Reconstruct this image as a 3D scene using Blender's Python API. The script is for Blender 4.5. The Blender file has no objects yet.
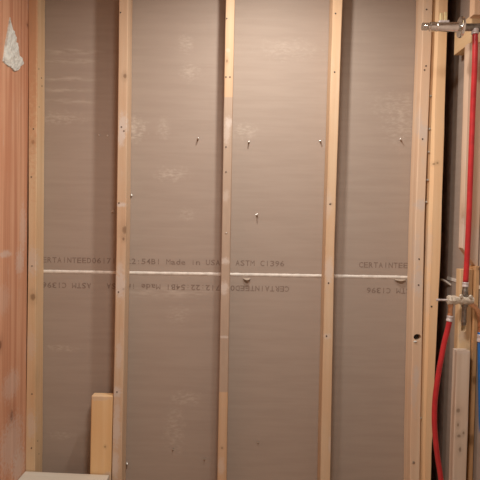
import bpy, bmesh, math, random
from mathutils import Vector, Matrix, noise

random.seed(7)
scene = bpy.context.scene
COL = scene.collection

# ------------------------------------------------------------------ camera
F_PX = 560.0
PITCH = math.radians(2.2)
ROLL = math.radians(0.95)
CAM = Vector((0.0, 0.0, 1.445))
FWD = Vector((0, math.cos(PITCH), -math.sin(PITCH)))
_r0 = Vector((1, 0, 0))
_u0 = Vector((0, math.sin(PITCH), math.cos(PITCH)))
RGT = _r0 * math.cos(ROLL) + _u0 * math.sin(ROLL)
UPV = _u0 * math.cos(ROLL) - _r0 * math.sin(ROLL)
cam_data = bpy.data.cameras.new('camera')
cam_data.sensor_width = 36.0
cam_data.lens = F_PX / 480.0 * 36.0
cam_data.clip_start = 0.02
cam = bpy.data.objects.new('camera', cam_data)
COL.objects.link(cam)
m = Matrix.Identity(4)
for i in range(3):
    m[i][0] = RGT[i]; m[i][1] = UPV[i]; m[i][2] = -FWD[i]; m[i][3] = CAM[i]
cam.matrix_world = m
scene.camera = cam

# ------------------------------------------------------------------ world, light, exposure
world = bpy.data.worlds.new('world')
scene.world = world
world.use_nodes = True
world.node_tree.nodes['Background'].inputs[0].default_value = (1.0, 0.9, 0.8, 1)
world.node_tree.nodes['Background'].inputs[1].default_value = 0.0
scene.view_settings.view_transform = 'Standard'
scene.view_settings.look = 'None'
scene.view_settings.gamma = 1.0
scene.view_settings.use_curve_mapping = False
scene.view_settings.exposure = 0.0

CEIL_Z = 2.45
def disk_lamp(name, loc, radius, power, color, parent=None):
    ld = bpy.data.lights.new(name, 'AREA')
    ld.shape = 'DISK'; ld.size = radius * 2
    ld.energy = power; ld.color = color
    o = bpy.data.objects.new(name, ld)
    COL.objects.link(o)
    o.location = loc
    return o
DOWN = (0.09, 2.17 - 0.425)          # recessed light over the alcove
FILL = (0.05, 0.95)                 # unseen ceiling lamp added for soft fill light
disk_lamp('downlight_bulb', (DOWN[0], DOWN[1], CEIL_Z - 0.014), 0.035, 10.0, (1.0, 0.95, 0.88))
disk_lamp('fill_lamp_bulb', (FILL[0], FILL[1], CEIL_Z - 0.075), 0.16, 19.0, (1.0, 0.94, 0.87))

# ------------------------------------------------------------------ planes and pixel helper
YF = 2.17            # front edge of the back wall studs
YD = YF + 0.089      # back paper of the far drywall
XR = 0.777           # room edge of the right wall framing
XRD = 0.842          # back paper of the right drywall
YNEAR = -0.75
def ray(u, v):
    return FWD + RGT * ((u - 240) / F_PX) - UPV * ((v - 240) / F_PX)
def PY(u, v, y):
    d = ray(u, v); return CAM + d * ((y - CAM.y) / d.y)
def PX(u, v, x):
    d = ray(u, v); return CAM + d * ((x - CAM.x) / d.x)

# ------------------------------------------------------------------ material helpers
def new_mat(name):
    mt = bpy.data.materials.new(name)
    mt.use_nodes = True
    nt = mt.node_tree
    return mt, nt, nt.nodes['Principled BSDF']
def nd(nt, typ, **kw):
    n = nt.nodes.new(typ)
    for k, v in kw.items():
        setattr(n, k, v)
    return n
def setin(nt, sock, val):
    if isinstance(val, bpy.types.NodeSocket):
        nt.links.new(val, sock)
    else:
        sock.default_value = val
def math_(nt, op, a, b=None, c=None, clamp=False):
    n = nd(nt, 'ShaderNodeMath', operation=op, use_clamp=clamp)
    setin(nt, n.inputs[0], a)
    if b is not None: setin(nt, n.inputs[1], b)
    if c is not None: setin(nt, n.inputs[2], c)
    return n.outputs[0]
def vmath(nt, op, a, b=None):
    n = nd(nt, 'ShaderNodeVectorMath', operation=op)
    setin(nt, n.inputs[0], a)
    if b is not None: setin(nt, n.inputs[1], b)
    return n
def mapr(nt, v, a, b, c=0.0, d=1.0):
    n = nd(nt, 'ShaderNodeMapRange', interpolation_type='SMOOTHSTEP')
    setin(nt, n.inputs[0], v)
    n.inputs[1].default_value = a; n.inputs[2].default_value = b
    n.inputs[3].default_value = c; n.inputs[4].default_value = d
    return n.outputs[0]
def mixc(nt, fac, a, b, mode='MIX'):
    n = nd(nt, 'ShaderNodeMix', data_type='RGBA', blend_type=mode)
    setin(nt, n.inputs[0], fac)
    for s, v in ((n.inputs[6], a), (n.inputs[7], b)):
        if isinstance(v, bpy.types.NodeSocket): nt.links.new(v, s)
        else: s.default_value = (v[0], v[1], v[2], 1)
    return n.outputs[2]
def noise_(nt, vec, scale, detail=3, rough=0.5, dist=0.0):
    n = nd(nt, 'ShaderNodeTexNoise')
    setin(nt, n.inputs['Vector'], vec)
    n.inputs['Scale'].default_value = scale
    n.inputs['Detail'].default_value = detail
    n.inputs['Roughness'].default_value = rough
    n.inputs['Distortion'].default_value = dist
    return n.outputs[0]
def scaled(nt, vec, s, off=(0, 0, 0)):
    n = nd(nt, 'ShaderNodeMapping')
    setin(nt, n.inputs[0], vec)
    n.inputs['Location'].default_value = off
    n.inputs['Scale'].default_value = s
    return n.outputs[0]
def bump(nt, bsdf, h, strength, dist):
    b = nd(nt, 'ShaderNodeBump')
    b.inputs['Strength'].default_value = strength
    b.inputs['Distance'].default_value = dist
    nt.links.new(h, b.inputs['Height'])
    nt.links.new(b.outputs[0], bsdf.inputs['Normal'])
def blob(nt, vec, c, r, ragged=0.5, nscale=60, edge=0.35):
    """a stain with its own ragged outline round c (local metres) with radii r"""
    d = vmath(nt, 'SUBTRACT', vec, c).outputs[0]
    d = vmath(nt, 'DIVIDE', d, r).outputs[0]
    l = vmath(nt, 'LENGTH', d).outputs['Value']
    nz = noise_(nt, vec, nscale, 3, 0.6)
    l = math_(nt, 'ADD', l, math_(nt, 'MULTIPLY', math_(nt, 'SUBTRACT', nz, 0.5), ragged * 3.0))
    return mapr(nt, l, 1.0 - edge, 1.0 + edge, 1.0, 0.0)

SMEAR = (0.66, 0.58, 0.52)
def wood_mat(name, light, dark, seed=0, grain='z', knots=(), smears=(), band=None, dust=0.15, gscale=1.0, contrast=1.0):
    """sawn timber: long grain along one local axis, knots, chalky compound smears, other tints"""
    light = tuple(a * b for a, b in zip(light, (0.99, 1.10, 1.25)))
    dark = tuple(a * b for a, b in zip(dark, (0.99, 1.10, 1.25)))
    mt, nt, bs = new_mat(name)
    co = nd(nt, 'ShaderNodeTexCoord').outputs['Object']
    off = (seed * 1.37, seed * 2.11, seed * 0.73)
    g = {'z': (38, 38, 0.9), 'x': (0.9, 38, 38), 'y': (38, 0.9, 38)}[grain]
    g = tuple(a * gscale if a > 2 else a for a in g)
    f = {'z': (170, 170, 3.5), 'x': (3.5, 170, 170), 'y': (170, 3.5, 170)}[grain]
    n1 = noise_(nt, scaled(nt, co, g, off), 1.0, 4, 0.55, 0.4)
    n2 = noise_(nt, scaled(nt, co, f, off), 1.0, 2, 0.5)
    n3 = noise_(nt, scaled(nt, co, (3, 3, 3), off), 1.0, 3, 0.5)
    k = math_(nt, 'ADD', mapr(nt, n1, 0.5 - 0.22 / contrast, 0.5 + 0.22 / contrast, 0, 0.75), math_(nt, 'MULTIPLY', n2, 0.25))
    col = mixc(nt, k, light, dark)
    tint = mapr(nt, n3, 0.35, 0.7, 0.0, 0.30)
    col = mixc(nt, tint, col, tuple(a * b for a, b in zip(dark, (1.08, 0.92, 0.82))))
    for (c, r) in knots:
        fk = blob(nt, co, c, r, 0.25, 120, 0.45)
        col = mixc(nt, math_(nt, 'MULTIPLY', fk, 0.8), col, (dark[0] * 0.30, dark[1] * 0.24, dark[2] * 0.2))
        fo = blob(nt, co, c, tuple(a * 2.6 for a in r), 0.3, 90, 0.6)
        col = mixc(nt, math_(nt, 'MULTIPLY', fo, 0.35), col, tuple(a * 0.7 for a in dark))
    if band:
        z0, z1, bc = band
        sx = nd(nt, 'ShaderNodeSeparateXYZ'); nt.links.new(co, sx.inputs[0])
        a = mapr(nt, sx.outputs[2], z0 - 0.003, z0 + 0.003)
        b = mapr(nt, sx.outputs[2], z1 - 0.003, z1 + 0.003, 1, 0)
        cface = mapr(nt, sx.outputs[1], 0.0025, 0.0045, 1, 0)
        msk = math_(nt, 'MULTIPLY', math_(nt, 'MULTIPLY', a, b), cface)
        nb = noise_(nt, scaled(nt, co, (60, 60, 14), off), 1.0, 3)
        bcol = mixc(nt, nb, tuple(q * 0.88 for q in bc), tuple(min(1, q * 1.12) for q in bc))
        col = mixc(nt, math_(nt, 'MULTIPLY', msk, 0.93), col, bcol)
    if dust:
        nz = noise_(nt, scaled(nt, co, (30, 30, 9), off), 1.0, 4, 0.65)
        col = mixc(nt, mapr(nt, nz, 0.56, 0.76, 0, dust), col, SMEAR)
    for sm in smears:
        c, r = sm[0], sm[1]
        st = sm[2] if len(sm) > 2 else 0.7
        sc_ = sm[3] if len(sm) > 3 else SMEAR
        fk = blob(nt, co, c, r, 0.7, 75, 0.5)
        col = mixc(nt, math_(nt, 'MULTIPLY', fk, st), col, sc_)
    nt.links.new(col, bs.inputs['Base Color'])
    bs.inputs['Roughness'].default_value = 0.75
    bs.inputs['Specular IOR Level'].default_value = 0.25
    bump(nt, bs, n1, 0.25, 0.002)
    return mt

def plain_mat(name, col, rough=0.5, metal=0.0, var=0.0, vscale=60, col2=None, bumpy=0.0, spec=0.5):
    mt, nt, bs = new_mat(name)
    co = nd(nt, 'ShaderNodeTexCoord').outputs['Object']
    n = noise_(nt, co, vscale, 4, 0.6)
    c2 = col2 if col2 else tuple(a * (1 - var) for a in col)
    nt.links.new(mixc(nt, mapr(nt, n, 0.35, 0.68), col, c2), bs.inputs['Base Color'])
    bs.inputs['Roughness'].default_value = rough
    bs.inputs['Metallic'].default_value = metal
    bs.inputs['Specular IOR Level'].default_value = spec
    if bumpy: bump(nt, bs, n, bumpy, 0.003)
    return mt

def drywall_mat(name, along, smudges=()):
    """grey-brown back paper with fibre streaks along the sheet"""
    mt, nt, bs = new_mat(name)
    co = nd(nt, 'ShaderNodeTexCoord').outputs['Object']
    s1 = {'x': (3.5, 1, 38), 'y': (1, 3.5, 38)}[along]
    s2 = {'x': (5, 1, 160), 'y': (1, 5, 160)}[along]
    n1 = noise_(nt, scaled(nt, co, s1), 1.0, 4, 0.6)
    n2 = noise_(nt, scaled(nt, co, s2, (3, 1, 2)), 1.0, 2, 0.5)
    n3 = noise_(nt, co, 2.2, 3, 0.5)
    A, B = (0.422, 0.344, 0.289), (0.328, 0.258, 0.212)
    col = mixc(nt, math_(nt, 'ADD', mapr(nt, n1, 0.3, 0.75, 0, 0.36), math_(nt, 'MULTIPLY', n2, 0.14)), A, B)
    col = mixc(nt, mapr(nt, n3, 0.4, 0.7, 0, 0.25), col, (0.40, 0.315, 0.262))
    for (c, r, st) in smudges:
        streak = r[0] > r[2] * 6
        fk = blob(nt, co, c, r, 0.25 if streak else 0.9, 20 if streak else 45, 0.8)
        fine = noise_(nt, scaled(nt, co, (14, 14, 90) if streak else (40, 40, 110)), 1.0, 3, 0.6)
        fk = math_(nt, 'MULTIPLY', fk, mapr(nt, fine, 0.36, 0.70))
        col = mixc(nt, math_(nt, 'MULTIPLY', fk, st), col, (0.62, 0.54, 0.46))
    nt.links.new(col, bs.inputs['Base Color'])
    bs.inputs['Roughness'].default_value = 0.85
    bs.inputs['Specular IOR Level'].default_value = 0.2
    bump(nt, bs, n2, 0.05, 0.001)
    return mt

M_STEEL = plain_mat('screw_steel', (0.72, 0.70, 0.66), 0.35, 0.9, 0.3, 300)
M_NAIL = plain_mat('nail_dark', (0.10, 0.08, 0.07), 0.5, 0.6, 0.4, 300)
M_CHROME = plain_mat('chrome', (0.80, 0.79, 0.77), 0.16, 1.0, 0.12, 40)
M_DULL = plain_mat('dusty_cast_metal', (0.80, 0.75, 0.66), 0.45, 0.5, 0.5, 110, (0.50, 0.43, 0.33), 0.6)
M_DARKPIPE = plain_mat('dark_metal', (0.30, 0.28, 0.25), 0.35, 0.9, 0.4, 80)
M_COPPER = plain_mat('copper', (0.86, 0.50, 0.30), 0.3, 0.9, 0.4, 50)
M_BRASS = plain_mat('brass', (0.86, 0.72, 0.40), 0.4, 0.5, 0.2, 60)
M_RED = plain_mat('red_plastic_pipe', (0.56, 0.030, 0.036), 0.32, 0.0, 0.22, 25)
M_BLUE = plain_mat('blue_plastic_pipe', (0.025, 0.17, 0.50), 0.35, 0.0, 0.2, 25)
M_RING = plain_mat('crimp_ring', (0.74, 0.68, 0.68), 0.35, 0.3, 0.25, 90)
M_PLASTER = plain_mat('plaster', (0.76, 0.77, 0.72), 0.9, 0.0, 0.22, 70, None, 0.8)
M_JOINT = plain_mat('joint_white', (0.88, 0.83, 0.76), 0.7, 0.0, 0.2, 35, None, 0.5)
M_INK = plain_mat('print_ink', (0.215, 0.155, 0.125), 0.85, 0.0, 0.0, 120, (0.29, 0.215, 0.172))
M_PAPER = plain_mat('torn_paper', (0.52, 0.43, 0.35), 0.85, 0.0, 0.2, 90)
M_BLACK = plain_mat('dark_cavity_rubber', (0.02, 0.02, 0.025), 0.6, 0.0, 0.2, 90)
M_PAINT = plain_mat('wall_paint', (0.74, 0.70, 0.65), 0.8, 0.0, 0.05, 3)
M_CEIL = plain_mat('ceiling_paint', (0.80, 0.78, 0.74), 0.85, 0.0, 0.05, 3)

# ------------------------------------------------------------------ mesh helpers
def link_mesh(name, verts, faces, mat, parent=None, smooth=False, loc=None):
    me = bpy.data.meshes.new(name)
    if loc is None: loc = Vector((0, 0, 0))
    me.from_pydata([tuple(Vector(v) - loc) for v in verts], [], faces)
    me.validate(); me.update()
    if smooth:
        me.polygons.foreach_set('use_smooth', [True] * len(me.polygons))
    if mat: me.materials.append(mat)
    o = bpy.data.objects.new(name, me)
    COL.objects.link(o)
    if parent is not None:
        o.parent = parent
        o.location = loc - parent.location
    else:
        o.location = loc
    return o
def fix_normals(o):
    bm = bmesh.new(); bm.from_mesh(o.data)
    bmesh.ops.recalc_face_normals(bm, faces=bm.faces)
    bm.to_mesh(o.data); bm.free()
def tag(o, label, cat, group=None, kind=None):
    o['label'] = label; o['category'] = cat
    if group: o['group'] = group
    if kind: o['kind'] = kind
    return o
def empty(name, loc):
    o = bpy.data.objects.new(name, None)
    o.empty_display_size = 0.05
    o.location = loc
    COL.objects.link(o)
    return o
def box(name, lo, hi, mat, parent=None, bevel=0.0, loc=None):
    lo = Vector(lo); hi = Vector(hi)
    if loc is None: loc = Vector(((lo.x + hi.x) / 2, (lo.y + hi.y) / 2, lo.z))
    bm = bmesh.new()
    bmesh.ops.create_cube(bm, size=1.0)
    for v in bm.verts:
        v.co = Vector((lo[i] + (v.co[i] + 0.5) * (hi[i] - lo[i]) for i in range(3))) - loc
    if bevel:
        bmesh.ops.bevel(bm, geom=bm.edges[:], offset=bevel, segments=2, affect='EDGES', profile=0.6)
    me = bpy.data.meshes.new(name); bm.to_mesh(me); bm.free()
    me.materials.append(mat)
    o = bpy.data.objects.new(name, me); COL.objects.link(o)
    if parent is not None:
        o.parent = parent; o.location = loc - parent.location
    else:
        o.location = loc
    return o
def lathe(name, p0, axis, prof, mat, parent=None, seg=24, smooth=True):
    """prof: list of (distance along axis, radius) from p0"""
    p0 = Vector(p0); a = Vector(axis).normalized()
    t = Vector((0, 0, 1)) if abs(a.z) < 0.9 else Vector((1, 0, 0))
    u = a.cross(t).normalized(); w = a.cross(u)
    vs, fs = [], []
    for d, r in prof:
        for k in range(seg):
            an = 2 * math.pi * k / seg
            vs.append(p0 + a * d + (u * math.cos(an) + w * math.sin(an)) * r)
    for i in range(len(prof) - 1):
        for k in range(seg):
            k2 = (k + 1) % seg
            fs.append((i * seg + k, i * seg + k2, (i + 1) * seg + k2, (i + 1) * seg + k))
    fs.append(tuple(range(seg))[::-1]); n = (len(prof) - 1) * seg
    fs.append(tuple(range(n, n + seg)))
    o = link_mesh(name, vs, fs, mat, parent, False, p0)
    fix_normals(o)
    if smooth:
        me = o.data
        me.polygons.foreach_set('use_smooth', [len(p.vertices) == 4 for p in me.polygons])
        me.set_sharp_from_angle(angle=math.radians(40))
    return o
def catmull(pts, n=10):
    pts = [Vector(p) for p in pts]
    P = [pts[0] * 2 - pts[1]] + pts + [pts[-1] * 2 - pts[-2]]
    out = []
    for i in range(1, len(P) - 2):
        for k in range(n):
            t = k / n
            a, b, c, d = P[i - 1], P[i], P[i + 1], P[i + 2]
            out.append(0.5 * ((2 * b) + (c - a) * t + (2 * a - 5 * b + 4 * c - d) * t * t + (3 * b - a - 3 * c + d) * t ** 3))
    out.append(pts[-1])
    return out
def tube(name, pts, r, mat, parent=None, seg=16, n=10):
    path = catmull(pts, n)
    vs, fs = [], []
    ref = Vector((0, 1, 0.01))
    for i, p in enumerate(path):
        t = (path[min(i + 1, len(path) - 1)] - path[max(i - 1, 0)]).normalized()
        u = (ref - t * ref.dot(t)).normalized(); ref = u
        w = t.cross(u)
        for k in range(seg):
            an = 2 * math.pi * k / seg
            vs.append(p + (u * math.cos(an) + w * math.sin(an)) * r)
    for i in range(len(path) - 1):
        for k in range(seg):
            k2 = (k + 1) % seg
            fs.append((i * seg + k, i * seg + k2, (i + 1) * seg + k2, (i + 1) * seg + k))
    fs.append(tuple(range(seg))[::-1]); q = (len(path) - 1) * seg
    fs.append(tuple(range(q, q + seg)))
    o = link_mesh(name, vs, fs, mat, parent, True, path[-1] if parent is None else parent.location)
    fix_normals(o)
    return o
def rough_box(name, rings, mat, parent=None, cham=0.0025, loc=None, wob=0.0006, seed=0, lcham=None):
    """a sawn timber: rings = list of (z, x0, x1, y0, y1), corners eased, edges very slightly wavy"""
    vs, fs = [], []
    for (z, x0, x1, y0, y1) in rings:
        c = cham
        ring = [(x0 + c, y0), (x1 - c, y0), (x1, y0 + c), (x1, y1 - c), (x1 - c, y1), (x0 + c, y1), (x0, y1 - c), (x0, y0 + c)]
        if lcham:      # a broad waney corner on the left
            w = min(lcham[0], (x1 - x0) * 0.36) * (1 + 0.15 * noise.noise((z * 4, 7, 7)))
            ring[0] = (x0 + w, y0); ring[7] = (x0, y0 + lcham[1])
        for k, (x, y) in enumerate(ring):
            d = noise.noise((seed * 3.1 + k // 2 * 5.7, z * 9.0, seed * 1.3)) * wob
            vs.append((x + d, y + abs(d) * 0.5 if k < 2 else y, z))
    n = len(rings)
    for i in range(n - 1):
        for k in range(8):
            k2 = (k + 1) % 8
            fs.append((i * 8 + k, i * 8 + k2, (i + 1) * 8 + k2, (i + 1) * 8 + k))
    fs.append(tuple(range(8))[::-1]); fs.append(tuple(range((n - 1) * 8, n * 8)))
    if loc is None:
        r = rings[0]; loc = Vector(((r[1] + r[2]) / 2, r[3], r[0]))
    o = link_mesh(name, vs, fs, mat, parent, False, Vector(loc))
    fix_normals(o)
    return o
def cut(o, cutter):
    """take the cutter's shape out of o"""
    md = o.modifiers.new('cut', 'BOOLEAN'); md.object = cutter; md.operation = 'DIFFERENCE'; md.solver = 'EXACT'
    bpy.context.view_layer.update()
    dg = bpy.context.evaluated_depsgraph_get()
    me = bpy.data.meshes.new_from_object(o.evaluated_get(dg))
    o.modifiers.clear(); old = o.data; o.data = me
    bpy.data.meshes.remove(old); bpy.data.objects.remove(cutter)

def lerp_table(tab, x):
    """piecewise linear, straight on past both ends"""
    i = 0
    while i < len(tab) - 2 and x > tab[i + 1][0]: i += 1
    a, b = tab[i], tab[i + 1]
    t = (x - a[0]) / (b[0] - a[0])
    return [a[k] + (b[k] - a[k]) * t for k in range(1, len(a))]

# ------------------------------------------------------------------ the room shell
joint_l = PY(43, 271.3, YD).z; joint_r = PY(410, 277.3, YD).z
JZ = (joint_l + joint_r) / 2
XL = -0.833          # face of the plywood on the left wall, at the floor
LEAN = 0.0044        # the sheet leans a little inwards towards the top
def xl_at(z): return XL + LEAN * z

M_FLOOR = wood_mat('subfloor', (0.52, 0.38, 0.25), (0.40, 0.28, 0.17), 3, 'x', dust=0.4)
fl = box('floor', (XL - 0.2, YNEAR - 0.1, -0.05), (XRD + 0.15, YD + 0.3, 0.0), M_FLOOR)
tag(fl, 'bare wooden subfloor of the stripped bathroom', 'floor', kind='structure')
ce = box('ceiling', (XL - 0.2, YNEAR - 0.1, CEIL_Z), (XRD + 0.15, YD + 0.3, CEIL_Z + 0.05), M_CEIL)
tag(ce, 'pale painted ceiling above the stripped alcove', 'ceiling', kind='structure')
wn = box('wall_near', (XL - 0.2, YNEAR - 0.1, 0), (XRD + 0.15, YNEAR, CEIL_Z), M_PAINT)
tag(wn, 'painted wall behind the viewer', 'wall', kind='structure')

# --- back wall: two drywall sheets seen from behind, joint between, printing on the paper
wb = empty('wall_back', (0, YD, 0))
tag(wb, 'grey-brown drywall backs behind the open studs', 'wall', kind='structure')
def w_local(u, v):
    p = PY(u, v, YD); return (p.x, 0.0, p.z)
def sm(u, v, ru, rv, st, zoff):
    p = PY(u, v, YD); return ((p.x, 0.0, p.z - zoff), (ru * 0.00404, 0.05, rv * 0.00404), st)
up_sm = [(72, 52, 24, 3, .5), (70, 61, 26, 2.5, .55), (66, 79, 26, 2.2, .55), (62, 90, 22, 2, .5), (68, 101, 26, 2.2, .5),
         (60, 118, 18, 5, .5), (134, 129, 9, 9, .9), (186, 44, 6, 7, .45), (190, 72, 8, 7, .45), (172, 174, 14, 5, .6),
         (187, 214, 6, 5, .4), (163, 128, 5, 8, .45), (245, 131, 9, 6, .55), (401, 128, 14, 16, .35), (395, 105, 20, 10, .3), (290, 50, 24, 8, .25)]
lo_sm = [(168, 292, 40, 5, .5), (60, 348, 12, 3, .5), (186, 398, 12, 6, .4), (178, 315, 9, 8, .3), (175, 430, 8, 20, .4), (60, 435, 10, 3, .4)]
M_DW_UP = drywall_mat('drywall_paper_upper', 'x', [sm(u, v, ru, rv, st, JZ) for (u, v, ru, rv, st) in up_sm])
M_DW_LO = drywall_mat('drywall_paper_lower', 'x', [sm(u, v, ru, rv, st, 0) for (u, v, ru, rv, st) in lo_sm])
M_DW_R = drywall_mat('drywall_paper_right', 'y')
GAP = 0.0035
s_up = box('drywall_sheet', (XL - 0.05, YD, JZ + GAP), (0.776, YD + 0.013, CEIL_Z), M_DW_UP, wb, loc=Vector((0, YD, JZ)))
s_lo = box('drywall_sheet', (XL - 0.05, YD, 0.0), (0.776, YD + 0.013, JZ - GAP), M_DW_LO, wb, loc=Vector((0, YD, 0)))
s_up['label'] = 'upper drywall sheet with printed line reading upright'
s_lo['label'] = 'lower drywall sheet with printed line upside down'
# white joint: a lumpy bead following the slightly sloping seam
N = 170
vs, fs = [], []
for i in range(N + 1):
    t = i / N
    x = XL + (0.776 - XL) * t
    zc = joint_l + (joint_r - joint_l) * (x - PY(43, 271, YD).x) / (PY(410, 277, YD).x - PY(43, 271, YD).x)
    h = 0.0066 + 0.0012 * noise.noise((x * 14, 3, 1)) + 0.0016 * noise.noise((x * 45, 9, 1))
    b = 0.0026 + 0.0012 * noise.noise((x * 30, 1, 7))
    for (dy, dz) in ((0, -h), (-b, -h * .55), (-b, h * .55), (0, h)):
        vs.append((x, YD + 0.0005 + dy, zc + dz))
    if i:
        for k in range(3):
            a = (i - 1) * 4 + k
            fs.append((a, a + 4, a + 5, a + 1))
jt = link_mesh('joint_compound', vs, fs, M_JOINT, wb, True, Vector((0, YD, JZ)))
jt['label'] = 'white seam of joint compound between the two sheets'

# printed lettering, one character cell at a time
GLYPH = {}
def glyph(ch):
    if ch in GLYPH: return GLYPH[ch]
    cu = bpy.data.curves.new('glyph', 'FONT'); cu.body = ch; cu.size = 1.0; cu.resolution_u = 2; cu.offset = 0.0 if ch in 'MW' else 0.014
    to = bpy.data.objects.new('glyph', cu); COL.objects.link(to)
    bpy.context.view_layer.update()
    dg = bpy.context.evaluated_depsgraph_get()
    me = bpy.data.meshes.new_from_object(to.evaluated_get(dg))
    V = [tuple(v.co) for v in me.vertices]; Fc = [tuple(p.vertices) for p in me.polygons]
    bpy.data.objects.remove(to); bpy.data.curves.remove(cu); bpy.data.meshes.remove(me)
    GLYPH[ch] = (V, Fc); return GLYPH[ch]
LINE = 'CERTAINTEED061712:22:54B1 Made in USA   ASTM C1396'
def print_text(s, u0, v0, slope, pitch, turned, parent, i0=0, i1=None):
    """characters in fixed cells along the sheet edge; turned = upside down, running right to left"""
    vs, fs = [], []
    capH = 5.6 * 0.00404; wide = pitch * 0.84 * 0.00404
    for i, ch in enumerate(s):
        if ch == ' ' or i < i0 or (i1 is not None and i >= i1): continue
        V, Fc = glyph(ch)
        xs = [a[0] for a in V]
        w = max(xs) - min(xs)
        sx = (wide / w) if ch not in ':1Ii' else wide / 0.62 * 0.9
        sz = capH / 0.729
        cxm = (max(xs) + min(xs)) / 2
        u = u0 + (-(i + 0.5) if turned else (i + 0.5)) * pitch
        c = PY(u, v0 + slope * (u - 240), YD)
        base = len(vs)
        for (a, b, _) in V:
            dx = (a - cxm) * sx; dz = b * sz - capH / 2
            if turned: dx, dz = -dx, -dz
            vs.append((c.x + dx, YD - 0.0005, c.z + dz))
        fs += [tuple(base + k for k in f) for f in Fc]
    o = link_mesh('printed_lettering', vs, fs, M_INK, parent, False, Vector((0, YD, JZ)))
    o.location = Vector((0, YD, JZ)) - wb.location - parent.location
    return o
print_text(LINE, 37.2, 262.8, 0.0165, 4.95, False, s_up)
print_text(LINE, 358.5, 262.6, 0.0165, 4.95, False, s_up, 0, 14)
print_text(LINE, 289.5, 288.4, 0.0165, 4.95, True, s_lo)
print_text(LINE, 289.5 + 65.5 * 4.95, 288.4, 0.0165, 4.95, True, s_lo, 38)

# drywall screws that missed the studs: threaded points poking out of the paper
def screw(u, v, length=0.016, tilt=(0, 0)):
    p = PY(u, v, YD)
    prof = []
    n = 6
    for k in range(n):
        d = length * (k / n)
        r = 0.0027 * (1 - 0.35 * k / n)
        prof += [(d, r), (d + length / n * 0.45, r * 1.55), (d + length / n * 0.6, r)]
    prof.append((length, 0.0003))
    o = lathe('drywall_screw', p + Vector((0, 0.001, 0)), (tilt[0], -1, tilt[1]), prof, M_STEEL, wb, 10)
    return o
for (u, v, L, t) in [(198, 138.5, .020, (.1, -.1)), (249, 142, .020, (-.1, -.1)), (320, 141, .018, (.1, -.1)), (400.5, 139.5, .020, (-.2, -.1)),
                     (256.5, 215, .022, (.25, .15)), (99, 135, .006, (0, 0)), (107.5, 135.5, .005, (0, 0)), (131.5, 195.5, .016, (.1, 0)),
                     (114.0, 211.5, .014, (-.4, 0)), (126.8, 463.3, .02, (.3, .2)), (173, 449, .008, (0, 0)), (204.5, 458.5, .008, (0, 0)), (258, 442, .006, (0, 0))]:
    screw(u, v, L, t)
def curl(u, v, w, drop):
    """a torn flap of face paper hanging from the seam"""
    p = PY(u, v, YD)
    vs, fs = [], []
    n = 8
    for i in range(n + 1):
        t = i / n
        x = p.x + (t - 0.5) * w
        d = math.sin(t * math.pi)
        vs += [(x, YD - 0.003, p.z), (x, YD - 0.004 - 0.010 * d, p.z - drop * d * 0.6), (x + 0.002, YD - 0.006 - 0.006 * d, p.z - drop * d - 0.001)]
        if i:
            a = (i - 1) * 3
            fs += [(a, a + 3, a + 4, a + 1), (a + 1, a + 4, a + 5, a + 2)]
    o = link_mesh('torn_paper_flap', vs, fs, M_PAPER, wb, True, p)
    md = o.modifiers.new('thickness', 'SOLIDIFY'); md.thickness = 0.0006
curl(246.5, 278, 0.030, 0.009); curl(399.5, 279.2, 0.046, 0.007)
pa, pb = PY(440.5, 279.5, YD - 0.002), PY(456, 286.5, YD - 0.06)
tl = []
for i in range(9):
    t = i / 8
    c = pa.lerp(pb, t) + Vector((0, 0, 0.003 * math.sin(t * 7)))
    tl.append(c)
vs = [c + Vector((0, 0.0, d)) for c in tl for d in (-0.0045, 0.0045)]
fs = [(2 * i, 2 * i + 2, 2 * i + 3, 2 * i + 1) for i in range(8)]
tt = link_mesh('loose_tape', vs, fs, M_JOINT, wb, True, pa)
md = tt.modifiers.new('thickness', 'SOLIDIFY'); md.thickness = 0.0012
# plates the studs stand on and carry
M_PLATE = wood_mat('plate_wood', (0.62, 0.45, 0.29), (0.50, 0.33, 0.19), 9, 'x')
box('bottom_plate', (XL + 0.002, YF, 0.0), (0.722, YD - 0.001, 0.038), M_PLATE, wb, 0.002)
box('top_plate', (XL + 0.002, YF, CEIL_Z - 0.038), (0.722, YD - 0.001, CEIL_Z), M_PLATE, wb, 0.002)

# --- left wall: reddish plywood running towards the viewer
wl = empty('wall_left', (XL, YF, 0))
wl.rotation_euler = (0, math.atan(LEAN), 0)
tag(wl, 'reddish plywood side wall at the left', 'wall', kind='structure')
def lw(u, v):
    p = PX(u, v, xl_at(1.4)); return Vector((0.0, p.y - YF, p.z))
lk = [(lw(26.5, 25), (.05, .006, .006)), (lw(1, 345), (.05, .009, .014)), (lw(12.5, 416), (.05, .012, .020)), (lw(31, 345), (.05, .01, .01))]
lsm = [(lw(20, 262), (.05, .035, .045), .45), (lw(5, 254), (.05, .05, .012), .5), (lw(23, 230), (.05, .03, .09), .35), (lw(12, 445), (.05, .10, .09), .45),
       (lw(20, 465), (.05, .06, .06), .5), (lw(28, 6), (.05, .012, .03), .4), (lw(12, 385), (.05, .07, .05), .35), (lw(3, 300), (.05, .06, .05), .2)]
M_PLY = wood_mat('reddish_plywood', (0.70, 0.365, 0.205), (0.50, 0.205, 0.105), 4, 'z', lk, lsm, dust=0.22, gscale=1.5, contrast=1.7)
box('plywood_sheet', (XL - 0.019, YNEAR, 0), (XL, YF + 0.005, CEIL_Z), M_PLY, wl, loc=Vector((XL, YF, 0)))
M_WB = wood_mat('hidden_framing', (0.6, 0.44, 0.28), (0.48, 0.32, 0.19), 12)
box('framing_panel', (XL - 0.12, YNEAR, 0), (XL - 0.0195, YD + 0.013, CEIL_Z), M_WB, wl)
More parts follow.
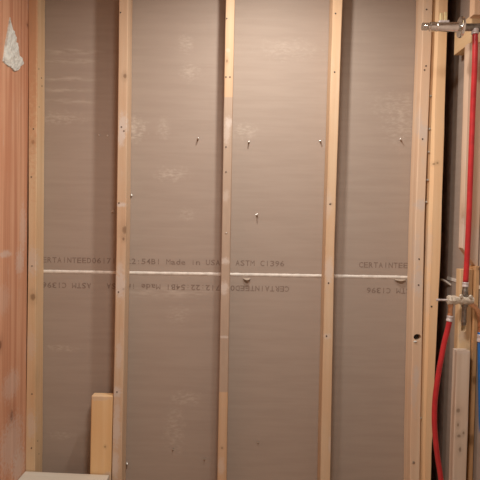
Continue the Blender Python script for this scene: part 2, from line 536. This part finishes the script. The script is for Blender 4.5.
# white scab of plaster left on the plywood
poly = [(9.6, 17), (11.2, 24), (12.6, 30), (13.6, 37), (15.0, 42), (17.6, 42.5), (18.4, 49), (19.6, 56), (20.4, 62), (22.2, 65.5), (19.4, 67), (17, 66.5),
        (16.6, 70.5), (14, 71.5), (12, 70), (10.4, 66.8), (7.4, 66), (4.6, 63.8), (2.2, 61.6), (3.4, 54), (4.4, 46), (5.8, 38), (7.4, 29), (8.6, 22)]
bm = bmesh.new()
XP = xl_at(PX(11, 50, XL).z)
loop = [bm.verts.new(PX(u, v, XP)) for (u, v) in poly]
fpl = bm.faces.new(loop)
bmesh.ops.triangulate(bm, faces=[fpl])
bmesh.ops.subdivide_edges(bm, edges=bm.edges[:], cuts=3, use_grid_fill=True)
bmesh.ops.triangulate(bm, faces=bm.faces[:])
bmesh.ops.subdivide_edges(bm, edges=[e for e in bm.edges if e.calc_length() > 0.008], cuts=1)
bnd = {v for e in bm.edges if e.is_boundary for v in e.verts}
for v in bm.verts:
    c = v.co
    h = 0.0015 if v in bnd else 0.006 + 0.005 * noise.noise(c * 45) + 0.003 * noise.noise(c * 130)
    v.co = c + Vector((max(0.0008, h), 0.003 * noise.noise(c * 90) if v in bnd else 0, 0.004 * noise.noise(c * 70 + Vector((5, 5, 5))) if v in bnd else 0))
ext = bmesh.ops.extrude_face_region(bm, geom=bm.faces[:])
for g in ext['geom']:
    if isinstance(g, bmesh.types.BMVert): g.co.x = XP - 0.0015
bmesh.ops.recalc_face_normals(bm, faces=bm.faces)
o0 = PX(11, 50, XP)
for v in bm.verts: v.co -= o0
me = bpy.data.meshes.new('plaster_patch'); bm.to_mesh(me); bm.free(); me.materials.append(M_PLASTER)
pp = bpy.data.objects.new('plaster_patch', me); COL.objects.link(pp); pp.parent = wl; pp.location = (0.0, o0.y - YF, o0.z)
pp['label'] = 'ragged white scab of plaster on the plywood'

# --- right wall: drywall backs behind the plumbing framing
wr = empty('wall_right', (XRD, YF, 0))
tag(wr, 'drywall backs of the plumbing wall at the right', 'wall', kind='structure')
box('drywall_sheet', (XRD, YNEAR, JZ + 0.002), (XRD + 0.013, YD - 0.0005, CEIL_Z), M_DW_R, wr, loc=Vector((XRD, YF, JZ)))
box('drywall_sheet', (XRD, YNEAR, 0), (XRD + 0.013, YD - 0.0005, JZ - 0.002), M_DW_R, wr, loc=Vector((XRD, YF, 0)))
box('joint_compound', (XRD - 0.0025, 1.3, JZ - 0.006), (XRD + 0.001, YD - 0.0005, JZ + 0.006), M_JOINT, wr)
box('framing_panel', (XRD + 0.0135, YNEAR, 0), (XRD + 0.12, YD + 0.26, CEIL_Z), M_WB, wr)
M_SHADE = plain_mat('shade_brown', (0.33, 0.21, 0.16), 0.9, 0.0, 0.3, 30)  # dark colour standing in for shade behind the end stud
box('shade_lining', (XRD + 0.0005, YD + 0.0005, 0), (XRD + 0.013, YD + 0.15, CEIL_Z), M_SHADE, wr)  # made-up recess, lined dark where the end stud's shadow falls
box('shade_lining', (0.70, YD + 0.12, 0), (XRD, YD + 0.15, CEIL_Z), M_SHADE, wr)
box('shade_lining', (0.70, YD + 0.014, 0), (0.71, YD + 0.12, CEIL_Z), M_SHADE, wr)
box('bottom_plate', (XR, 1.2, 0.0), (XRD - 0.001, YD - 0.002, 0.038), M_PLATE, wr, 0.002)

# ------------------------------------------------------------------ studs of the back wall
Z0, Z1 = 0.038, CEIL_Z - 0.038
def edge_table(tab, yf=YF):
    """(v, uL, uR) in the photo -> (z, xL, xR) on the stud front plane"""
    out = []
    for (v, a, b) in tab:
        pa = PY(a, v, yf); pb = PY(b, v, yf)
        out.append(((pa.z + pb.z) / 2, pa.x, pb.x))
    return sorted(out)
def stud(name, tab, mat_fn, label, z0=Z0, z1=Z1, depth=0.088, seed=0, group='wall studs of the alcove', wane=None, yf=YF, lcham=None):
    T = edge_table(tab, yf)
    n = 56
    rings = []
    for i in range(n + 1):
        z = z0 + (z1 - z0) * i / n
        zc = min(max(z, T[0][0] - 0.25), T[-1][0] + 0.1)
        a, b = lerp_table(T, zc)
        if wane: b -= wane(z)
        rings.append((z, a, b, yf, yf + depth))
    a0, b0 = rings[0][1], rings[0][2]
    org = Vector(((a0 + b0) / 2, yf, z0))
    root = empty(name, org)
    tag(root, label, 'stud', group)
    def L(u, v):
        p = PY(u, v, yf); return Vector((p.x, p.y, p.z)) - org
    body = rough_box('timber', rings, mat_fn(L), root, 0.0022, org, 0.0007, seed, lcham)
    return root, body
def nail(parent, u, v, y=None, r=0.0028, mat=None, axis=(0, -1, 0), out=0.0012):
    p = PY(u, v, y if y is not None else YF)
    return lathe('nail', p + Vector((0, 0.004, 0)), axis, [(0, r * .6), (0.003, r * .6), (0.0032, r), (0.004 + out, r), (0.0044 + out, r * .6)], mat or M_NAIL, parent, 10)
R = lambda a, b: (a, 0.05, b)

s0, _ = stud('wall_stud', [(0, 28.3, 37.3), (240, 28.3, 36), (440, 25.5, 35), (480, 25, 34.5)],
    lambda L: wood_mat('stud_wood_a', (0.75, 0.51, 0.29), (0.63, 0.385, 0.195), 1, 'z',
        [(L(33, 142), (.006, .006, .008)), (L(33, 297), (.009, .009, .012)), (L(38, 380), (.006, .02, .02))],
        [(L(32, 262), R(.02, .05), .5), (L(31, 425), R(.015, .05), .45), (L(31, 345), R(.015, .05), .3), (L(31, 20) + Vector((0, 0, .1)), (.04, .012, .55), .75, (0.60, 0.32, 0.18))], dust=0.2),  # last entry: orange tint over the upper front
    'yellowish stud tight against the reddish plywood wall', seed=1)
for (u, v) in [(33.5, 129), (26.6, 102), (31.5, 177), (32, 266), (31.5, 448), (32, 394)]: nail(s0, u, v, r=.0025)
# nail heads on the side of that stud
for (v, yy) in [(69, YF + .02), (78, YF + .05), (86, YF + .055), (107, YF + .025), (441, YF + .03), (454, YF + .045)]:
    T = edge_table([(0, 28.3, 37.3), (240, 28.3, 36), (440, 25.5, 35), (480, 25, 34.5)])
    z = PY(40, v, yy).z
    xr = lerp_table(T, z)[1]
    lathe('nail', (xr - 0.003, yy, z), (1, 0, 0), [(0, .002), (.003, .003), (.0035, .003), (.004, .0015)], M_NAIL, s0, 10)

s1, _ = stud('wall_stud', [(0, 119, 128.1), (240, 116.4, 125.8), (440, 112.5, 122), (480, 111.8, 121.4)],
    lambda L: wood_mat('stud_wood_b', (0.69, 0.48, 0.305), (0.56, 0.35, 0.20), 2, 'z',
        [(L(125, 76), (.006, .006, .008)), (L(125, 230), (.010, .01, .014)), (L(123.5, 239), (.004, .01, .006)), (L(123, 289), (.004, .006, .004))],
        [(L(123, 124), R(.016, .04), .75), (L(121, 137), R(.012, .035), .7), (L(121, 205), R(.02, .007), .8), (L(120, 285), R(.02, .05), .75),
         (L(120, 270), R(.012, .03), .5), (L(117, 392), R(.016, .02), .8), (L(119, 355), R(.012, .05), .5), (L(116, 430), R(.016, .06), .65),
         (L(115, 465), R(.014, .05), .65), (L(117, 410), R(.012, .03), .5)], dust=0.2),
    'pine stud beside the short upright offcut', seed=2)
for (u, v) in [(120.5, 12.5), (124, 131), (121.5, 127), (119, 203), (118.5, 292), (117, 392)]: nail(s1, u, v)

zb0 = None
def band_for(L, v0, v1): return (L(222, v1).z, L(224, v0).z, (0.455, 0.345, 0.265))
s2, _ = stud('wall_stud', [(0, 225.8, 234.6), (120, 223.6, 232.2), (240, 221.7, 230.2), (440, 218, 227), (480, 217.2, 226.4)],
    lambda L: wood_mat('stud_wood_c', (0.66, 0.430, 0.258), (0.56, 0.338, 0.182), 3, 'z',
        [(L(227, 61), (.003, .006, .006)), (L(222, 448), (.003, .003, .003))],
        [(L(228.5, 122), R(.016, .018), .6), (L(227, 132), R(.012, .04), .45), (L(226, 196), R(.012, .02), .35), (L(225.5, 261), R(.017, .012), .7), (L(224, 288), R(.016, .022), .7),
         (L(224, 337), R(.02, .005), .7), (L(221, 466), R(.014, .03), .4), (L(228, 50), R(.008, .008), .3)], band=band_for(L, 97, 392), dust=0.1),
    'bright stud with a long greyish coated stretch down its middle', seed=3)
for (u, v) in [(226.8, 18.5), (230, 77), (226, 147), (226, 77), (226, 172)]: nail(s2, u, v, r=.003)
nail(s2, 226.3, 233, r=.0032, mat=M_STEEL)

s3, _ = stud('wall_stud', [(0, 333, 342.8), (40, 332, 341.2), (240, 325.6, 334.7), (440, 321, 331), (480, 320.4, 330.3)],
    lambda L: wood_mat('stud_wood_d', (0.70, 0.480, 0.290), (0.60, 0.375, 0.205), 5, 'z',
        [(L(330, 33), (.004, .02, .02)), (L(327, 98), (.003, .01, .008)), (L(331, 204), (.003, .003, .003))],
        [(L(329, 270), R(.015, .05), .5), (L(328, 205), R(.014, .05), .3), (L(327, 336), R(.014, .012), .5), (L(330, 445), R(.006, .03), .4)], dust=0.15),
    'clean straight pine stud right of the coated one', seed=5)
for (u, v) in [(335.5, 13.5), (334.5, 72), (330, 204), (328.5, 283), (326.5, 336)]: nail(s3, u, v, r=.003)

s4, b4 = stud('wall_stud', [(0, 423, 432.8), (40, 422.3, 431.5), (220, 415.5, 424.7), (300, 413.5, 423), (440, 410.3, 420.3), (480, 410, 419.8)],
    lambda L: wood_mat('stud_wood_e', (0.84, 0.595, 0.385), (0.73, 0.475, 0.290), 6, 'z',
        [(L(418, 47), (.004, .03, .012)), (L(413, 175), (.003, .02, .02)), (L(416, 97), (.006, .03, .012))],
        [(L(424, 133), R(.016, .035), .65), (L(421, 205), R(.02, .02), .7), (L(418, 282), R(.018, .05), .65), (L(416, 376), R(.012, .04), .65),
         (L(414, 395), R(.012, .05), .4), (L(420, 122), R(.008, .05), .4), (L(417, 250), R(.012, .06), .4)], dust=0.3),
    'pinkish stud with a ragged bored hole near its lower part', seed=6)
for (u, v) in [(426.5, 9.5), (426, 66), (424.5, 70), (422.5, 139), (419, 259), (418.5, 285)]: nail(s4, u, v, r=.003)
nail(s4, 413.5, 462.5, r=.0055, mat=M_STEEL)
# the ragged hole
hc = PY(417.5, 337.2, YF)
vsc, fsc = [], []
hs = 18
for d in (-0.01, 0.045):
    for k in range(hs):
        an = 2 * math.pi * k / hs
        rr = 1.0 + 0.22 * noise.noise((math.cos(an) * 2.2, math.sin(an) * 2.2, 4.0))
        vsc.append((hc.x + math.cos(an) * 0.0146 * rr, YF + d, hc.z + math.sin(an) * 0.0125 * rr))
for k in range(hs):
    k2 = (k + 1) % hs
    fsc.append((k, k2, hs + k2, hs + k))
fsc += [tuple(range(hs))[::-1], tuple(range(hs, 2 * hs))]
ct = link_mesh('hole_cutter', vsc, fsc, M_BLACK); fix_normals(ct)
cut(b4, ct)
plug = lathe('cable_end', (hc.x, YF + 0.043, hc.z), (0, -1, 0), [(0, 0.011), (0.010, 0.011), (0.022, 0.009), (0.026, 0.007), (0.027, 0.003)], M_BLACK, s4, 18)
plug['label'] = 'black cable end deep in the bored hole'
bm = bmesh.new(); bmesh.ops.create_icosphere(bm, subdivisions=2, radius=1.0)
cb = PY(415.3, 341.6, YF)
for v in bm.verts:
    d = 1 + 0.35 * noise.noise(v.co * 2.0)
    v.co = Vector((v.co.x * 0.0080 * d, v.co.y * 0.006 * d, v.co.z * 0.0045 * d))
me = bpy.data.meshes.new('plaster_crumb'); bm.to_mesh(me); bm.free(); me.materials.append(M_PLASTER)
oc = bpy.data.objects.new('plaster_crumb', me); COL.objects.link(oc); oc.parent = s4; oc.location = cb + Vector((0, 0.002, 0)) - s4.location
oc['label'] = 'white crumb on the lip of the hole'

Y5 = YF
def wane5(z):
    zt = PY(431, 440, Y5).z
    return (0.002 + 0.003 * abs(noise.noise((z * 30, 2, 2)))) if z < zt else 0.0006 * noise.noise((z * 12, 1, 1))
s5, _ = stud('wall_stud', [(0, 434.7, 448.2), (100, 431.4, 445.2), (260, 427.0, 440.5), (400, 422.2, 433.8), (480, 421.2, 431.8)],
    lambda L: wood_mat('stud_wood_f', (0.93, 0.615, 0.340), (0.83, 0.50, 0.248), 8, 'z',
        [(L(437.5, 163), (.004, .03, .004)), (L(434, 164), (.004, .03, .004))],
        [(L(429, 250), R(.014, .09), .35), (L(428, 300), R(.01, .06), .3)], dust=0.15),
    'golden end stud at the corner next to the pipes', z0=0.0, z1=CEIL_Z, seed=8, wane=wane5, yf=Y5, lcham=(0.0165, 0.020))
for (u, v) in [(431.5, 306.5)]: nail(s5, u, v, Y5, r=.0035)
# dabs of compound bridging the slot between the two end studs
for (u, v) in [(430.5, 96), (428.7, 152), (427.5, 180), (426.3, 202), (429.5, 129), (420.6, 418)]:
    p = PY(u, v, YF + 0.012)
    bm = bmesh.new(); bmesh.ops.create_icosphere(bm, subdivisions=2, radius=1.0)
    for q in bm.verts:
        d = 1 + 0.3 * noise.noise(q.co * 2.0 + Vector((u, v, 0)))
        q.co = Vector((q.co.x * 0.0042 * d, q.co.y * 0.005 * d, q.co.z * 0.0042 * d))
    me = bpy.data.meshes.new('compound_dab'); bm.to_mesh(me); bm.free(); me.materials.append(M_PLASTER)
    o = bpy.data.objects.new('compound_dab', me); COL.objects.link(o); o.parent = s4; o.location = p - s4.location

# ------------------------------------------------------------------ the short upright offcut and the ledge
tb = edge_table([(396, 91.2, 113.3), (475, 89.6, 111.4)])
ztop = PY(102, 396.8, YF + 0.002).z
rings = []
for i in range(21):
    z = 0.038 + (ztop - 0.038) * i / 20
    a, b = lerp_table(tb, z)
    rings.append((z, a, b - 0.002, YF + 0.002, YF + 0.040))
for (dz, ins) in ((0.002, 0.0012), (0.004, 0.004)):
    z, a, b, y0, y1 = rings[20]
    rings.append((z + dz, a + ins, b - ins * 0.6, y0 + ins * 0.7, y1 - ins * 0.7))
org = Vector(((rings[0][1] + rings[0][2]) / 2, YF, 0.038))
def Lb(u, v): return PY(u, v, YF) - org
M_OFF = wood_mat('offcut_wood', (0.88, 0.585, 0.295), (0.76, 0.455, 0.20), 11, 'z', [(Lb(105, 447), (.003, .01, .004))],
                 [(Lb(97, 398), R(.05, .010), .35), (Lb(108, 478), R(.02, .02), .5)], dust=0.1, gscale=0.6)
ob = rough_box('upright_offcut', rings, M_OFF, None, 0.003, org, 0.0005, 12)
tag(ob, 'short broad timber offcut standing upright behind the grey ledge', 'timber')

zl_l = PY(24.4, 471.0, YF - 0.004).z; zl_r = PY(108.4, 474.8, YF - 0.004).z
x0 = XL + 0.003; x1 = PY(109.3, 476, YF - 0.004).x
bench = empty('ledge', ((x0 + x1) / 2, YF - 0.15, 0))
tag(bench, 'dusty grey board ledge in the lower left corner', 'ledge')
M_LEDGE = wood_mat('dusty_board', (0.70, 0.60, 0.46), (0.60, 0.49, 0.355), 14, 'x', (), (), dust=0.7, gscale=0.5)
vs = []
for (y, s) in ((YF - 0.26, 0), (YF - 0.004, 0)):
    for (x, z) in ((x0, zl_l), (x1, zl_r)):
        vs += [(x, y, z - 0.030), (x, y, z)]
fs = [(0, 1, 3, 2), (4, 6, 7, 5), (0, 4, 5, 1), (2, 3, 7, 6), (1, 5, 7, 3), (0, 2, 6, 4)]
bt = link_mesh('board', vs, fs, M_LEDGE, bench, False, bench.location.copy()); fix_normals(bt)
md = bt.modifiers.new('eased', 'BEVEL'); md.width = 0.003; md.segments = 2
zb = min(zl_l, zl_r) - 0.0305
M_LEG = wood_mat('ledge_leg_wood', (0.66, 0.46, 0.28), (0.54, 0.34, 0.19), 15)
for (lx, ly) in ((x0 + 0.02, YF - 0.05), (x0 + 0.02, YF - 0.23), (x1 - 0.06, YF - 0.05), (x1 - 0.06, YF - 0.23)):
    box('leg', (lx, ly - 0.019, 0), (lx + 0.038, ly + 0.019, zb), M_LEG, bench, 0.002)

# ------------------------------------------------------------------ framing of the plumbing wall
YC0, YC1 = 1.965, 2.003
def zat(u, v, y): return PY(u, v, y).z
def timber(name, x0, x1, y0, y1, z0, z1, mat_fn, label, cat='timber', seed=0, group=None, n=24, skew=0.0):
    org = Vector(((x0 + x1) / 2, y0, z0))
    rings = [(z0 + (z1 - z0) * i / n, x0, x1, y0, y1) for i in range(n + 1)]
    o = rough_box(name, rings, mat_fn(lambda u, v, y=y0: PY(u, v, y) - org), None, 0.0022, org, 0.0009, seed)
    if skew:
        for v in o.data.vertices:
            if v.co.z < 0.002:
                v.co.z -= skew * ((v.co.x + (x1 - x0) / 2) / (x1 - x0))
    tag(o, label, cat, group)
    return o
# top cripple
z_a = zat(474, 14.5, YC0 - 0.03)
timber('framing_stub', XR + 0.006, XRD - 0.002, YC0 - 0.03, YC0 + 0.008, z_a, CEIL_Z, lambda L: wood_mat('cripple_wood_a', (0.74, 0.50, 0.31), (0.60, 0.365, 0.21), 21, 'z', dust=0.15),
       'short framing stub hanging from above the chrome shower stub', seed=21)
# horizontal blocking
zb0 = PX(453.8, 55.5, 0.804).z; y_far = PX(453.8, 55.5, 0.804).y
M_BLOCK = wood_mat('blocking_wood', (0.78, 0.545, 0.30), (0.67, 0.43, 0.215), 22, 'y', dust=0.08)
bk = box('blocking', (0.804, YC1 + 0.002, zb0), (XRD - 0.001, y_far, zb0 + 0.098), M_BLOCK, None, 0.0022)
tag(bk, 'yellow horizontal blocking behind the chrome shower stub', 'timber')
# middle cripple, cut off on the slant above the valve
z_t = zat(469, 43, YC0); z_b = zat(459, 248, YC0)
timber('cripple_stud', XR + 0.005, XRD - 0.002, YC0, YC1, z_b, z_t,
       lambda L: wood_mat('cripple_wood_b', (0.70, 0.49, 0.33), (0.58, 0.36, 0.22), 23, 'z', [(L(462.3, 218.5), (.006, .01, .010)), (L(462.5, 215), (.004, .01, .02))],
                          [(L(462, 235), R(.02, .06), .5), (L(475, 245), R(.02, .06), .4), (L(462, 160), R(.012, .05), .3)], dust=0.2),
       'weathered stud piece behind the vertical red riser, sawn off slantwise', seed=23, skew=0.075)
# lower stud with a slot for the pipe
z_t2 = zat(459, 269.5, YC0)
low = timber('cripple_stud', XR, 0.822, YC0, YC1, 0.038, z_t2,
       lambda L: wood_mat('cripple_wood_c', (0.76, 0.53, 0.29), (0.63, 0.39, 0.19), 24, 'z', (), [(L(462, 336), R(.012, .02), .3)], dust=0.12),
       'yellow slotted stud piece directly behind the valve', seed=24)
sc = PY(463.9, 0, YC0)
zs0 = zat(464, 329.5, YC0); zs1 = zat(464, 305, YC0)
xs = PY(463.9, 318, YC0).x
sv, sf = [], []
outline = [(-0.0085, zs1), (0.0085, zs1)] + [(0.0085 * math.cos(-math.pi * k / 10), zs0 + 0.0085 * math.sin(-math.pi * k / 10)) for k in range(11)]
for d in (YC0 - 0.01, YC0 + 0.025):
    for (dx, z) in outline: sv.append((xs + dx, d, z))
nn = len(outline)
for k in range(nn): sf.append((k, (k + 1) % nn, nn + (k + 1) % nn, nn + k))
sf += [tuple(range(nn))[::-1], tuple(range(nn, 2 * nn))]
ct = link_mesh('slot_cutter', sv, sf, M_BLACK); bm = bmesh.new(); bm.from_mesh(ct.data); bmesh.ops.remove_doubles(bm, verts=bm.verts, dist=1e-5)
bmesh.ops.recalc_face_normals(bm, faces=bm.faces); bm.to_mesh(ct.data); bm.free()
cut(low, ct)
# orange stud beyond it
timber('stud', 0.824, XRD - 0.002, YC0 - 0.012, YC1, 0.038, zat(475, 266, YC0),
       lambda L: wood_mat('stud_wood_orange', (0.70, 0.42, 0.20), (0.52, 0.26, 0.10), 25, 'z', [(L(474.5, 380), (.008, .02, .014)), (L(471, 440), (.010, .02, .02)), (L(479, 269), (.004, .01, .004)), (L(472, 301), (.003, .01, .003))], dust=0.1),
       'orange knotty stud between the slotted piece and the blue pipe', 'stud', seed=25)
# grey sistered piece in front
zg = zat(462, 351, 1.923)
sis = timber('sistered_stud', PY(456.6, 360, 1.923).x, PY(470.3, 360, 1.923).x, 1.923, 1.962, 0.0, zg,
       lambda L: wood_mat('sister_wood', (0.70, 0.53, 0.385), (0.58, 0.41, 0.275), 26, 'z',
            [(L(458.3, 410.5), (.006, .01, .007)), (L(460, 449.5), (.004, .01, .009)), (L(458, 425), (.003, .01, .006)), (L(459, 436), (.006, .01, .005)), (L(463.5, 433), (.003, .01, .005))],
            [(L(463, 352), R(.04, .008), .5)], dust=0.4),
       'greyish knotty timber with a flat sawn top under the valve', seed=26)

# ------------------------------------------------------------------ plumbing
YP = 1.92
def S(px, y=YP): return px * y / F_PX      # photo pixels -> metres at that distance
# shower stub-out
YS = 1.90
tip = PY(422, 27.6, YS); flc = PY(460.6, 27.2, YS)
ax = Vector((1, 0, 0))
so = empty('shower_stub', (flc.x, YS, flc.z))
tag(so, 'chrome shower stub with a round flange high on the right', 'plumbing fitting')
Lb_ = flc.x - tip.x
lathe('threaded_tip', (tip.x, YS, flc.z), ax, [(0, .009), (.001, .0122), (.004, .0128), (.006, .0116), (.009, .0128), (.012, .0116), (.015, .0128), (.022, .0128), (.0225, .0118), (.026, .0118)], M_CHROME, so, 28)
lathe('barrel', (tip.x + 0.025, YS, flc.z), ax, [(0, .0125), (.002, .0152), (.020, .0158), (.021, .0150), (.023, .0150), (.024, .0160), (Lb_ - 0.040, .0165), (Lb_ - 0.028, .0160)], M_CHROME, so, 32)
lathe('flange', (flc.x - 0.005, YS, flc.z), ax, [(0, .017), (0.0, .030), (.0015, .0335), (.006, .0345), (.010, .0335), (.0115, .029), (.0115, .017)], M_CHROME, so, 36)
lathe('inlet_pipe', (flc.x + 0.006, YS, flc.z), ax, [(0, .0125), (.055, .0125), (.056, .0145), (.070, .0145), (.071, .009)], M_DARKPIPE, so, 24)
# the pair of brass lugs on top of the barrel
br = empty('lug', (0, 0, 0)); bpy.data.objects.remove(br)
for (ua, ub, vt) in ((439.9, 442.7, 13.0), (444.2, 446.8, 12.2)):
    a = PY(ua, vt, YS); b = PY(ub, 22.5, YS)
    lg = box('brass_lug', (a.x, YS - 0.004, b.z - 0.006), (b.x, YS + 0.004, a.z), M_BRASS, so, 0.0015)
lc = PY(443.4, 22.5, YS)
box('saddle', (lc.x - 0.017, YS - 0.011, lc.z - 0.004), (lc.x + 0.017, YS + 0.011, lc.z + 0.005), M_RING, so, 0.003)
# drop elbow at its end, towards the riser
rt = PY(474.6, 36, YS + 0.0)
riser_top = Vector((rt.x, YS, zat(474.6, 29.5, YS)))
tube('elbow', [Vector((riser_top.x, YS, flc.z + 0.004)), riser_top, Vector((riser_top.x, YS, riser_top.z - 0.014))], 0.0088, M_DARKPIPE, so, 16, 6)

def crimp(parent, p, axis, length=0.016, r=0.0105):
    a = Vector(axis).normalized()
    return lathe('crimp_ring', Vector(p) - a * length / 2, a, [(0, r * .9), (.0012, r), (length * .35, r), (length * .42, r * .93), (length * .58, r * .93), (length * .65, r), (length - .0012, r), (length, r * .9)], M_RING, parent, 20)
# red riser from valve to shower stub
bot = PY(465.2, 286.5, YP)
pts = [PY(475.2, 33, YS), PY(474.9, 60, YS + .005), PY(472.8, 110, YP), PY(470.6, 170, YP), PY(469, 215, YP), PY(467.2, 255, YP), PY(465.6, 282, YP)]
r1 = empty('supply_pipe', pts[-1])
tag(r1, 'long red plastic pipe rising vertically from valve to shower stub', 'pipe', 'plastic supply pipes')
tube('pipe', pts, 0.0092, M_RED, r1)
crimp(r1, PY(475.1, 31.5, YS), (0, 0, 1), 0.018, 0.0125)
crimp(r1, PY(465.5, 284.5, YP), (0, 0, 1), 0.016, 0.0108)

# mixing valve
vc = PY(462, 300, YP)
va = empty('shower_valve', vc)
tag(va, 'dull metal shower valve body with thin stem pointing left', 'valve')
def vp(u, v): return PY(u, v, YP)
zv = vp(455, 300.2).z
def along(ua, ub): return vp(ua, 300).x, vp(ub, 300).x
a, b = along(436.4, 448.5)
lathe('stem', (a, YP, zv), ax, [(0, .0030), (.001, .0042), (.010, .0042), (.011, .0036), (b - a, .0036)], M_RING, va, 14)
a, b = along(447.3, 456)
lathe('bonnet', (a, YP, zv), ax, [(0, .010), (.002, .0165), (.006, .0175), (.012, .0172), (.013, .0150), (.016, .0150), (.018, .0170), (b - a, .0160)], M_DULL, va, 8, False)
a, b = along(455.5, 473)
lathe('body', (a, YP, zv), ax, [(0, .0135), (.006, .0135), (.007, .0115), (.014, .0115), (.016, .0150), (.028, .0165), (.044, .0165), (.050, .0150), (.052, .0125), (b - a, .0125)], M_DULL, va, 20)
top = vp(465.3, 286); 
lathe('outlet_port', (top.x, YP, top.z), (0, 0, -1), [(0, .0080), (.001, .0092), (.012, .0092), (.014, .0105), (.024, .0105), (.030, .0115), (.046, .0115)], M_DARKPIPE, va, 20)
lo_ = vp(464.6, 304); le = vp(463.9, 329)
lathe('lower_port', (lo_.x, YP, lo_.z), (le.x - lo_.x, 0.004, le.z - lo_.z), [(0, .0105), (.010, .0105), (.012, .0082), (.056, .0082), (.058, .0092), (.064, .0092), (.065, .0078), (.074, .0078)], M_DARKPIPE, va, 20)
hp = vp(450.6, 303)
lathe('hot_port', (hp.x, YP, hp.z), (-0.02, 0, -1), [(0, .0095), (.012, .0095), (.013, .0080), (.036, .0080), (.037, .0092), (.046, .0092)], M_COPPER, va, 20)
tube('copper_elbow', [vp(464, 301.5), vp(470, 303.5), vp(475.5, 308), vp(479, 315), vp(480.2, 325), vp(480.3, 337)], 0.0085, M_COPPER, va, 16, 8)
for (u, v) in [(459.5, 295.5), (469, 296)]:
    p = vp(u, v)
    lathe('stop_screw', (p.x, YP - 0.012, p.z), (0, -1, 0), [(0, .006), (.006, .006), (.007, .005), (.0072, .002)], M_DULL, va, 14)

# red feed from the valve down in front of the end stud
pts = [vp(449.9, 317.2), vp(449.3, 322), vp(447.3, 331), vp(444, 344), vp(438.8, 372), vp(435.2, 398), vp(434.4, 420), vp(435.6, 440), vp(438, 460), vp(441.2, 482), vp(443, 520), PY(441, 600, YP)]
pts.append(Vector((pts[-1].x, YP, 0.02)))
r2 = empty('supply_pipe', pts[-1])
tag(r2, 'bowed red plastic pipe running down from the valve past the end stud', 'pipe', 'plastic supply pipes')
tube('pipe', pts, 0.0092, M_RED, r2)
crimp(r2, vp(449.8, 318.5), (0.15, 0, 1), 0.020, 0.0110)
# blue feed
pts = [vp(480.3, 332), vp(480.4, 345), vp(480.6, 370), vp(481.4, 420), vp(482, 455), vp(482, 520)]
pts.append(Vector((pts[-1].x, YP, 0.02)))
r3 = empty('supply_pipe', pts[-1])
tag(r3, 'blue plastic pipe at the right edge below the copper elbow', 'pipe', 'plastic supply pipes')
tube('pipe', pts, 0.0092, M_BLUE, r3)
crimp(r3, vp(480.3, 338), (0, 0, 1), 0.026, 0.0112)

# ------------------------------------------------------------------ ceiling fixtures: recessed downlight and added fill lamp
M_TRIM = plain_mat('lamp_trim', (0.85, 0.84, 0.82), 0.4, 0.0, 0.05, 20)
def emit_mat(name, col, s):
    mt, nt, bs = new_mat(name)
    bs.inputs['Base Color'].default_value = (*col, 1)
    bs.inputs['Emission Color'].default_value = (*col, 1)
    bs.inputs['Emission Strength'].default_value = s
    return mt
dl = empty('recessed_downlight', (DOWN[0], DOWN[1], CEIL_Z))
tag(dl, 'round recessed downlight in the ceiling over the alcove', 'ceiling light')
lathe('trim_ring', (DOWN[0], DOWN[1], CEIL_Z), (0, 0, -1), [(0, .085), (.006, .085), (.010, .078), (.010, .066), (.001, .064)], M_TRIM, dl, 32)
rl = empty('fill_lamp', (FILL[0], FILL[1], CEIL_Z))
tag(rl, 'round flush ceiling lamp added out of view as fill light', 'ceiling light')
lathe('lamp_housing', (FILL[0], FILL[1], CEIL_Z), (0, 0, -1), [(0, .19), (.05, .19), (.07, .175), (.072, .16)], M_TRIM, rl, 32)
